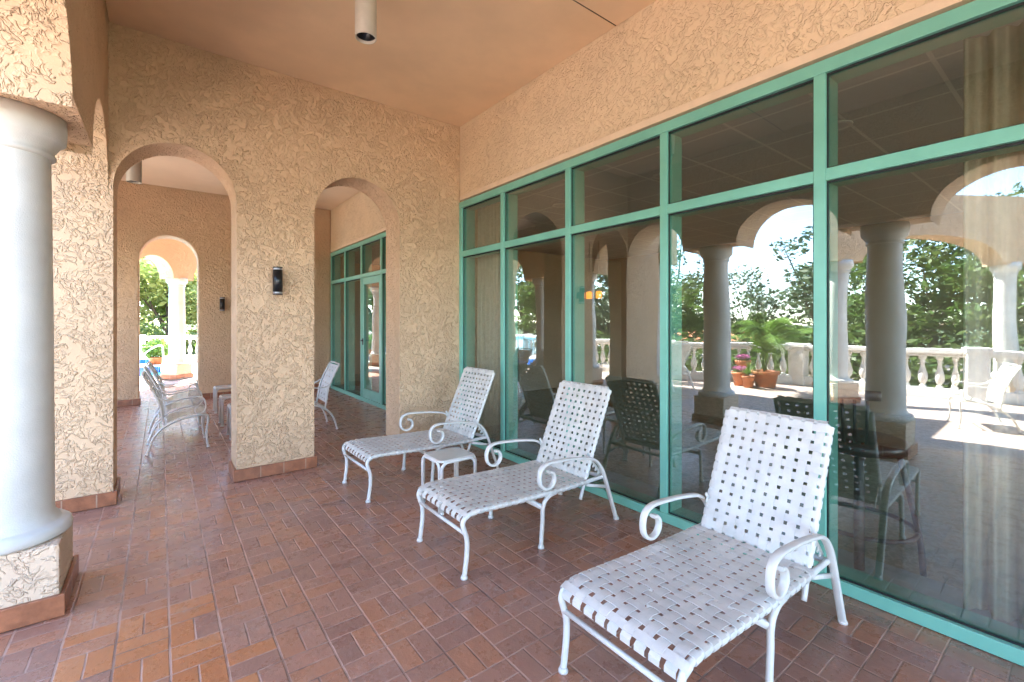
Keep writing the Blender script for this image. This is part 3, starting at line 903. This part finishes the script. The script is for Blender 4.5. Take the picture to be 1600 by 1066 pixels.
def make_chair():
    """front toward +x, near side at y=0 .. .56 centred"""
    t = empty('armchair'); W = .27
    for s in (-1, 1):
        m = MB()
        m.sweep(smooth_path(ypath([(0, .004), (.025, .10), (.065, .195), (.15, .29), (.287, .355), (.43, .382), (.53, .388), (.562, .365), (.562, .30), (.548, .18), (.552, .08), (.565, .004)], s*W), 4), .0125, n=8)
        for x in (0, .565): m.lathe([(.018, 0), (.018, .008), (.013, .02)], x, s*W, 10)
        m.build('leg_frame', M['white'], t)
        m = MB()
        m.sweep(smooth_path(ypath([(.085, .64), (.14, .60), (.22, .582), (.335, .60), (.45, .612), (.51, .585), (.538, .52), (.535, .455), (.50, .41), (.455, .415), (.435, .45), (.445, .485), (.475, .49)], s*(W+.016)), 4), .016, .0085, binorm=(0, 1, 0), n=8)
        m.build('armrest', M['white'], t)
    m = MB()
    for (x, z, r) in ((.56, .31, .009), (.10, .24, .009), (.53, .386, .011), (.15, .30, .011)):
        m = MB(); m.sweep([(x, -W, z), (x, W, z)], r, n=8); m.build('crossbar', M['white'], t)
    bk = empty('backrest'); bk.parent = t
    bp = [(.155, .28), (.135, .40), (.108, .56), (.04, .73), (-.03, .865)]
    m = MB()
    a = smooth_path(ypath(bp, -W+.025), 4); b = list(reversed(smooth_path(ypath(bp, W-.025), 4)))
    m.sweep([tuple(p) for p in a]+[(-.042, -W+.05, .885), (-.044, 0, .892), (-.042, W-.05, .885)]+[tuple(p) for p in b], .0115, n=8)
    m.build('back_frame', M['white'], bk)
    m = MB(); ms = MB()
    def straps(mb, prof, hw, nc, nr, top):
        P = smooth_path([(x, 0, z) for x, z in prof], 6)
        fr = []
        for i in range(len(P)):
            T = (P[min(i+1, len(P)-1)]-P[max(i-1, 0)]).normalized(); fr.append((P[i], T, Vector((-T.z, 0, T.x))))
        for j in range(nc):
            y = -hw+2*hw*(j+.5)/nc
            mb.ribbon([p+Vector((0, y, 0))+n*(top+.0015*(1 if (k//2+j) % 2 else -1)) for k, (p, T, n) in enumerate(fr)], Vector((0, 1, 0)), [n for _, _, n in fr], 2*hw/nc*.76, .002)
        for i in range(nr):
            k = int((len(fr)-1)*(i+.5)/nr); p, T, n = fr[k]
            pts = []; ns = []
            for q in range(2*nc+3):
                y = -hw-.012+(2*hw+.024)*q/(2*nc+2); pts.append(p+Vector((0, y, 0))+n*(top+.0018*(1 if (q//2+i) % 2 else -1))); ns.append(n)
            mb.ribbon(pts, T, ns, .038, .002)
    straps(ms, [(.15, .30), (.287, .362), (.43, .390), (.545, .392)], W-.01, 8, 8, .012)
    ms.build('seat_webbing', M['strap'], t)
    straps(m, [(.135, .38), (.108, .56), (.04, .73), (-.03, .865)], W-.03, 7, 11, .012)
    m.build('back_webbing', M['strap'], bk)
    return t
ch = make_chair(); ch.location = (-.12, 6.72, 0)
tag(ch, 'nearest white scroll arm chair of the row seen through the left arch', 'armchair', 'white strap armchairs')
for (x, y, rz, lab) in ((-.12, 7.50, 1, 'second white scroll arm chair in the row behind the left arch'),
                        (-.10, 8.30, -2, 'third white scroll arm chair, farthest in the row behind the left arch'),
                        (1.93, 6.70, 178, 'white strap chair turned left, seen through the right arch by the far windows'),
                        (1.78, 7.95, 175, 'white strap chair mostly hidden behind the pier, beyond the one by the far windows'),
                        (-3.0, .62, 70, 'white armchair out on the sunny deck, reflected at the right edge'),
                        (-2.7, -.15, 95, 'white armchair at the very right edge of the reflection on the deck')):
    o = copy_tree(ch); o.location = (x, y, 0); o.rotation_euler.z = R(rz)
    tag(o, lab, 'armchair', 'white strap armchairs')

# ------------------------------------------------------------------ balustrade
BPROF = [(.055, .20), (.055, .235), (.035, .245), (.030, .26), (.038, .275), (.062, .33), (.072, .39), (.066, .45), (.045, .53), (.031, .61), (.028, .66), (.040, .675), (.040, .69), (.030, .70), (.034, .72), (.055, .735), (.055, .79)]
bal_me = None
def balustrade(p, q, label, n):
    global bal_me
    P, Q = Vector((*p, 0)), Vector((*q, 0)); L = (Q-P).length; a = math.atan2(Q.y-P.y, Q.x-P.x)
    t = empty('balustrade', tuple(P), a)
    m = MB(); m.box(.0, L, -.10, .10, -.004, .15); m.box(.0, L, -.085, .085, .15, .20); m.build('kerb', M['balus'], t, bevel=.008)
    m = MB(); m.box(.0, L, -.09, .09, .79, .84); m.box(-.0, L, -.125, .125, .84, .93); m.build('handrail', M['balus'], t, bevel=.014)
    m = MB(); m.box(-.17, .17, -.17, .17, -.004, .88); m.box(-.20, .20, -.20, .20, .88, .97); m.build('pedestal', M['balus'], t, bevel=.01)
    k = int((L-.4)/.225)
    for i in range(k):
        x = .2+(L-.4)*(i+.5)/k
        if bal_me is None:
            mm = MB(); mm.lathe(BPROF, n=16); o = mm.build('baluster', M['balus'], t); bal_me = o.data
        else:
            o = bpy.data.objects.new('baluster', bal_me); COL.objects.link(o); o.parent = t
        o.location = (x, 0, 0)
    tag(t, label, 'balustrade', 'white balustrade round the pool deck')
BP = [(-4.6, 12.9), (-4.15, 9.6), (-4.35, 6.6), (-5.85, 4.15), (-5.75, 1.2), (-6.6, -1.6), (-8.2, -4.5), (-10.5, -7.5)]
BL = ['white balustrade by the pool, reflected in the second pane', 'white balustrade section past the pool end toward the deck loungers', 'white balustrade section behind the deck loungers and flower pots', 'white balustrade section right of the potted palm in the reflection', 'white balustrade section behind the reflected deck chairs', 'white balustrade section beyond the right edge of the reflection', 'last white balustrade section far behind the camera']
for i in range(7): balustrade(BP[i], BP[i+1], BL[i], 0)
balustrade((-5.3, 19.6), (-5.2, 16.3), 'white balustrade on the far left side of the pool', 0)
balustrade((-5.2, 16.3), (-4.6, 12.9), 'white balustrade along the middle left side of the pool', 0)
balustrade((-5.2, 19.6), (-.6, 20.2), 'white balustrade behind the raised pool, seen through both left arches', 0)
balustrade((-.6, 20.2), (5.0, 20.6), 'white balustrade right of the far column, seen through both left arches', 0)

# ------------------------------------------------------------------ outer pavilion arches on the deck
def screen(p, q, cols, label, z1=3.75):
    P, Q = Vector((*p, 0)), Vector((*q, 0)); L = (Q-P).length; dr = (Q-P).normalized(); nr = Vector((-dr.y, dr.x, 0))
    t = empty('arch_screen', tuple(P))
    ops = []; ed = []
    ed = [0.0]+[v for c in cols for v in (c-.30, c+.30)]+[L]
    for k in range(0, len(ed), 2):
        if ed[k+1]-ed[k] > .2: ops.append((ed[k], ed[k+1], SPR, 3.04))
    def place(u, v, z): return tuple(dr*u+nr*(v-.2)+Vector((0, 0, z)))
    arch_wall('wall', M['stucco'], ops, 0, L, z1, .4, place, zbase=SPR+.03, parent=t)
    tag(t, label, 'arches')
    for i, c in enumerate(cols):
        o = copy_tree(col0); v = P+dr*c; o.location = (v.x, v.y, 0); o.rotation_euler.z = math.atan2(dr.y, dr.x)
        yield o, i
for o, i in screen((-3.62, 3.02), (-9.4, -.85), [.35, 3.85, 6.6], 'free standing peach arches on the deck, reflected in the rightmost pane'):
    tag(o, ['slim looking white column carrying the deck arches, reflected left of the near column', 'white column of the deck arches reflected at the right edge of the picture', 'white column at the far end of the deck arches'][i], 'column', 'columns of the deck arches')
for o, i in screen((-1.05, 13.12), (1.6, 15.77), [.30, 1.95, 3.5], 'diagonal arched stucco wall beyond the far arch, in shade', z1=4.249):
    tag(o, ['white column at the near end of the diagonal arches by the pool', 'white column on a peach plinth beside the pool, framed by the far arch', 'white column at the right end of the diagonal arches, hidden'][i], 'column', 'columns of the diagonal arches')

# ------------------------------------------------------------------ pool
t = empty('pool', (-2.2, 15, 0))
m = MB(); m.box(-2.1, .9, -3.8, .2, -1.1, -.12+.0); m.box(-2.1, 2.2, .2, 3.0, -1.1, -.12); 
m.build('water', M['water'], t)
m = MB()
m.box(-2.1, 2.2, 3.0, 3.12, -.5, .28); m.box(-2.2, -2.1, -3.8, 3.0, -.5, .10)
m.box(-.2, 2.0, 1.0, 1.12, -.3, .20); m.build('tiled_wall', M['pooltile'], t)
m = MB(); m.box(-2.25, 2.35, 2.96, 3.3, .28, .34); m.box(.9, 1.1, -3.8, .2, -.3, .03); m.box(.9, 2.2, .0, .2, -.3, .032); m.box(2.2, 2.4, 0, 2.96, -.3, .03); m.box(-.3, 2.3, .96, 1.6, .20, .25)
m.build('coping', M['balus'], t, bevel=.01)
m = MB()
m.sweep(smooth_path([(2.25, .7, 0), (2.25, .75, .55), (2.2, .8, .8), (1.9, 1.1, .62), (1.5, 1.6, .1)], 4), .022, n=8)
m.build('handrail', M['white'], t)
tag(t, 'blue tiled swimming pool with white coping beyond the far arch', 'pool')

# ------------------------------------------------------------------ plants and pots
def leafcloud(mb, cx, cy, cz, rx, ry, rz, n, size, rnd, flat=.3):
    for _ in range(n):
        while True:
            u = Vector((rnd.uniform(-1, 1), rnd.uniform(-1, 1), rnd.uniform(-1, 1)))
            if u.length < 1: break
        u = u*(.55+.45*rnd.random()) if u.length < .5 else u
        c = Vector((cx+u.x*rx, cy+u.y*ry, cz+u.z*rz))
        d = Vector((rnd.gauss(0, 1), rnd.gauss(0, 1), rnd.gauss(0, .6))).normalized()
        e = Vector((rnd.gauss(0, 1), rnd.gauss(0, 1), rnd.gauss(0, 1)))
        e = (e-d*e.dot(d)).normalized()
        s = size*(.45+1.5*rnd.random()**2)
        a = c-d*s; b = c+d*s
        mb.add([a, c+e*s*.42, b, c-e*s*.42], [(0, 1, 2, 3)])
def tree(x, y, h, spread, leafmat, label, zb=-1.2, nclump=26, nleaf=240, size=.075, group='trees beyond the balustrade', low=.15, sparse=1.0, nm='tree'):
    rnd = random.Random(int(x*131+y*977+h*17))
    t = empty(nm, (x, y, zb))
    H = h-zb
    tr = MB(); tips = []
    base = [(0, 0, -.05), (rnd.uniform(-.1, .1), rnd.uniform(-.1, .1), H*.25), (rnd.uniform(-.2, .2), rnd.uniform(-.2, .2), H*.5)]
    def limb(path, r0, r1):
        P = smooth_path(path, 4); n = 7; vs = []; N = len(P)
        for i, p in enumerate(P):
            T = (P[min(i+1, N-1)]-P[max(i-1, 0)]).normalized()
            a = Vector((1, 0, 0)) if abs(T.x) < .8 else Vector((0, 1, 0))
            A = T.cross(a).normalized(); B = T.cross(A); r = r0+(r1-r0)*i/(N-1)
            for k in range(n): vs.append(p+A*r*math.cos(2*math.pi*k/n)+B*r*math.sin(2*math.pi*k/n))
        tr.add(vs, [(i*n+k, i*n+(k+1) % n, (i+1)*n+(k+1) % n, (i+1)*n+k) for i in range(N-1) for k in range(n)], True)
    r0 = .045*H*.5+.03
    limb(base, r0, r0*.6)
    tips = []
    nl = 9
    for k in range(nl):
        a = 2*math.pi*k/nl+rnd.uniform(-.3, .3)
        hh = H*rnd.uniform(.45, .9); rr = spread*rnd.uniform(.35, .8)
        st = Vector(base[1]).lerp(Vector(base[2]), rnd.random())
        e = Vector((rr*math.cos(a), rr*math.sin(a), hh))
        midp = st.lerp(e, .5)+Vector((0, 0, -.1*H*rnd.random()))
        limb([st, midp, e], r0*.32, r0*.07); tips.append(e); tips.append(midp.lerp(e, .5))
    tr.build('trunk', M['bark'], t)
    cr = MB()
    for k in range(nclump):
        if k < len(tips): c = tips[k]+Vector((rnd.gauss(0, .15), rnd.gauss(0, .15), rnd.gauss(0, .1)))
        else:
            a = rnd.uniform(0, 2*math.pi); q = rnd.random()**.6; zz = rnd.uniform(low, .93)
            lim = spread*math.sqrt(max(.05, 1-((zz-.5)/.55)**2))
            c = Vector((lim*q*math.cos(a), lim*q*math.sin(a), H*zz))
        s = spread*rnd.uniform(.20, .36)
        leafcloud(cr, c.x, c.y, c.z, s, s, s*.7, int(nleaf*sparse), size, rnd)
    cr.build('crown', leafmat, t, fix=False)
    tag(t, label, 'tree' if nm == 'tree' else nm, group)
    return t
A, B, C = M['leafA'], M['leafB'], M['leafC']
TL = [
 (-11.8, 11.4, 7.4, 2.4, B, 30, .45, 'tall thin crowned tree with bare twigs, reflected left of the dark column'),
 (-9.4, 18.6, 5.4, 2.6, A, 40, 1.0, 'dense leafy tree reflected highest above the pool in the second pane'),
 (-8.4, 12.2, 3.9, 2.0, B, 34, .9, 'grey green tree reflected between the arch jambs in the third pane'),
 (-8.9, 15.3, 4.5, 2.3, A, 36, .9, 'leafy tree reflected above the pool in the second pane'),
 (-8.2, 9.0, 3.0, 1.7, A, 26, .8, 'low bushy tree behind the deck loungers in the reflection'),
 (-15.5, 9.6, 4.3, 2.2, B, 26, .6, 'grey green tree low on the skyline, left of the palm'),
 (-14.0, 5.9, 5.2, 2.3, B, 30, .7, 'grey green tree reaching up beside the teal mullion in the reflection'),
 (-9.2, 5.9, 2.1, 1.6, A, 24, .9, 'round dark green bush behind the potted palm'),
 (-9.0, 4.0, 2.6, 1.5, A, 26, .9, 'dark green bush behind the balustrade corner'),
 (-10.6, 2.6, 4.5, 2.3, A, 40, 1.0, 'broad dense green tree, reflected in the middle of the rightmost pane'),
 (-10.8, -.6, 4.6, 2.5, A, 40, 1.0, 'broad dense green tree, reflected toward the right edge'),
 (-12.2, -4.6, 5.4, 2.8, A, 36, .9, 'dense green tree beyond the right edge of the reflection'),
 (-16.5, 1.5, 6.0, 3.0, B, 34, .7, 'tall grey green tree rising behind the dense ones'),
 (-17.5, 15, 5.0, 3.0, A, 30, .7, 'distant round green tree far beyond the pool'),
 (-3.4, 24.5, 5.2, 2.6, C, 42, .9, 'bright yellow green tree left of the far column'),
 (.4, 25.8, 5.6, 2.8, C, 42, .9, 'bright yellow green tree directly behind the far column'),
 (4.0, 24.6, 5.0, 2.4, C, 36, .9, 'bright yellow green tree right of the far column'),
 (-1.4, 29.0, 7.0, 3.4, C, 46, 1.0, 'tall pale green tree in the second row behind the far column'),
 (2.6, 29.5, 7.2, 3.4, C, 46, 1.0, 'tall pale green tree in the second row at the right of the far arch'),
 (-7.6, 23.0, 5.0, 2.8, A, 34, .9, 'green tree at the far corner of the deck'),
 (-12.5, 19.0, 5.4, 3.0, B, 30, .8, 'grey green tree far left beyond the pool'),
]
for (x, y, h, s, lm, nc, sp, lab) in TL: tree(x, y, h, s, lm, lab, nclump=nc, sparse=sp, nleaf=260, size=.07 if sp < .6 else (.12 if lm is C else .085))
# continuous hedge mass lower down
hd = MB(); rnd = random.Random(5)
for i in range(70):
    k = i/69*6.0; a = int(min(5, k)); f_ = k-a
    p = Vector((*BP[a+0], 0)).lerp(Vector((*BP[a+1], 0)), f_)
    leafcloud(hd, p.x-1.8+rnd.uniform(-.5, .5), p.y+rnd.uniform(-.3, .3), rnd.uniform(-.2, .75), .8, .8, .65, 190, .075, rnd)
for i in range(40):
    leafcloud(hd, -6+i*.33, 22.3+rnd.uniform(-.4, .4), rnd.uniform(-.2, 1.2), .8, .8, .8, 170, .08, rnd)
tag(hd.build('hedge', M['leafA'], fix=False), 'dense green hedge foliage filling the gaps of the balustrade', 'hedge', kind='stuff')

def pot(x, y, rt, h, label, plant, z=0):
    t = empty('plant_pot', (x, y, z))
    m = MB(); m.lathe([(rt*.66, 0), (rt*.92, h*.82), (rt*1.0, h*.82), (rt*1.02, h*.86), (rt*1.02, h), (rt*.93, h), (rt*.90, h*.9)], n=28, capt=False); m.build('pot', M['pot'], t)
    m = MB(); m.lathe([(rt*.90, h*.88), (rt*.5, h*.91)], n=20, capb=False); m.build('soil', M['soil'], t)
    rnd = random.Random(int(abs(x)*100))
    if plant == 'flower':
        m = MB(); leafcloud(m, 0, 0, h+.03, rt*.95, rt*.95, .07, 260, .022, rnd); m.build('foliage', M['leafA'], t, fix=False)
        m = MB(); leafcloud(m, 0, 0, h+.08, rt*1.0, rt*1.0, .05, 500, .017, rnd); m.build('flowers', M['petal'], t, fix=False)
    if plant == 'shrub':
        m = MB(); leafcloud(m, 0, 0, h+.22, rt*1.7, rt*1.7, .30, 420, .07, rnd); m.build('foliage', M['leafP'], t, fix=False)
    if plant in ('palm', 'grass'):
        m = MB(); nf = 17 if plant == 'palm' else 60
        for k in range(nf):
            a = rnd.uniform(0, 2*math.pi); el = rnd.uniform(.55, 1.35) if plant == 'palm' else rnd.uniform(.5, 1.5)
            L = rnd.uniform(1.5, 2.1) if plant == 'palm' else rnd.uniform(.35, .65)
            st = []; 
            for i in range(9):
                s = i/8; rr = L*s*math.cos(el)*(1+.15*s); zz = L*s*math.sin(el)-.62*L*s*s*(1 if plant == 'palm' else .7)
                st.append(Vector((rr*math.cos(a), rr*math.sin(a), h*.9+(.55*min(1, s*6) if plant == 'palm' else .05)+zz)))
            sd = Vector((-math.sin(a), math.cos(a), 0))
            if plant == 'palm':
                m.sweep([tuple(p) for p in st], .006, n=5)
                for i in range(3, 30):
                    s = i/30*8; j = min(7, int(s)); p = st[j].lerp(st[j+1], s-j); T = (st[j+1]-st[j]).normalized()
                    ll = .36*math.sin(math.pi*min(.95, .15+i/32))+.05
                    for g in (-1, 1):
                        q = p+(sd*g*.75+T*.6+Vector((0, 0, -.30))).normalized()*ll
                        w = T*.018
                        m.add([p-w, p+w, q], [(0, 1, 2)])
            else:
                for i in range(8):
                    w = sd*.012*(1-i/8.5); w2 = sd*.012*(1-(i+1)/8.5)
                    m.add([st[i]-w, st[i]+w, st[i+1]+w2, st[i+1]-w2], [(0, 1, 2, 3)])
        m.build('fronds', M['leafP'], t, fix=False)
    tag(t, label, 'plant pot', 'terracotta pots on the deck')
    return t
pot(-4.48, 4.33, .265, .38, 'largest terracotta pot, with a feathery palm, in the reflected group', 'palm')
pot(-4.28, 4.80, .20, .34, 'terracotta pot of pink flowers left of the palm pot', 'flower')
pot(-4.95, 5.05, .19, .55, 'taller terracotta pot of pink flowers behind the others', 'flower')
pot(-4.05, 4.50, .0001+.15, .28, 'small terracotta pot with grassy leaves in front of the palm pot', 'grass')
pot(-.10, 16.30, .19, .20, 'orange terracotta pot with a leafy plant on the raised pool ledge', 'shrub', z=.252)
pot(-3.9, 3.0, .22, .33, 'terracotta pot with spiky grass at the foot of the deck arches', 'grass')

# far tiled roofed house beyond the trees (a strip of red tile seen in the reflection)
t = empty('house', (-27, 15, -2.6), R(15))
t.location.z = -3.6
m = MB(); m.box(-5, 5, -7, 7, 0, 2.7); m.build('wall', M['stucco_out'], t)
m = MB(); m.add([(-5.6, -7.6, 2.7), (5.6, -7.6, 2.7), (5.6, 7.6, 2.7), (-5.6, 7.6, 2.7), (0, -4.5, 4.3), (0, 4.5, 4.3)], [(0, 1, 4), (1, 2, 5, 4), (2, 3, 5), (3, 0, 4, 5), (3, 2, 1, 0)]); m.build('roof', M['pot'], t)
for k in range(4):
    w = MB(); w.box(4.98, 5.04, -5+k*2.8, -3.8+k*2.8, 1.0, 2.1); w.build('window', M['gasket'], t)
tag(t, 'distant house with a red tiled roof showing between the trees', 'house')

# ------------------------------------------------------------------ world, sun, camera
SUN_TO = Vector((.14, .80, 1.0)).normalized()
el = math.asin(SUN_TO.z); az = math.atan2(SUN_TO.x, SUN_TO.y)   # from +Y toward +X
W = bpy.data.worlds.new('World'); scene.world = W; W.use_nodes = True
nt = W.node_tree; t = NT(nt)
bg = nt.nodes['Background']
sky = t.n('ShaderNodeTexSky'); sky.sky_type = 'NISHITA'; sky.sun_disc = False
sky.sun_elevation = el; sky.sun_rotation = az; sky.air_density = .8; sky.dust_density = .1; sky.ozone_density = 2.0
tc = t.n('ShaderNodeTexCoord').outputs['Generated']
mp = t.n('ShaderNodeMapping', inp={'Vector': tc, 'Scale': (1.0, 1.0, 2.6)}).outputs[0]
cn = t.noise(mp, 3.2, 7, .6, .4).outputs[0]
cl = t.m('MULTIPLY', t.ramp(cn, .53, .72), .6)
colr = t.mix(cl, (0, 0, 0), (1, 1, 1))
mx = nt.nodes.new('ShaderNodeMix'); mx.data_type = 'RGBA'
nt.links.new(cl, mx.inputs[0]); nt.links.new(sky.outputs[0], mx.inputs[6]); mx.inputs[7].default_value = (4.3, 4.6, 5.1, 1)
nt.links.new(mx.outputs[2], bg.inputs[0]); bg.inputs[1].default_value = .12
sl = bpy.data.lights.new('sun', 'SUN'); sl.energy = 4.2; sl.angle = R(.5); sl.color = (1, .955, .88)
so = bpy.data.objects.new('sun', sl); COL.objects.link(so)
so.rotation_euler = SUN_TO.to_track_quat('Z', 'Y').to_euler()

cam = bpy.data.cameras.new('camera'); co = bpy.data.objects.new('camera', cam); COL.objects.link(co)
co.location = (0, 0, 1.5)
yaw = R(37.66)
co.rotation_euler = (R(90), 0, -yaw)
cam.sensor_width = 36; cam.lens = 711/1600*36
cam.shift_y = -(533-500)/1600*1.0
cam.clip_start = .05; cam.clip_end = 2000
scene.camera = co
scene.view_settings.view_transform = 'Standard'; scene.view_settings.look = 'None'
scene.view_settings.exposure = 4.1; scene.view_settings.gamma = 1
scene.view_settings.use_curve_mapping = False
scene.render.engine = 'CYCLES'
cy = scene.cycles
cy.use_denoising = True
try: cy.denoiser = 'OPENIMAGEDENOISE'
except Exception: pass
cy.max_bounces = 10; cy.diffuse_bounces = 5; cy.glossy_bounces = 4; cy.transparent_max_bounces = 16
cy.caustics_reflective = False; cy.caustics_refractive = False
cy.sample_clamp_indirect = 8
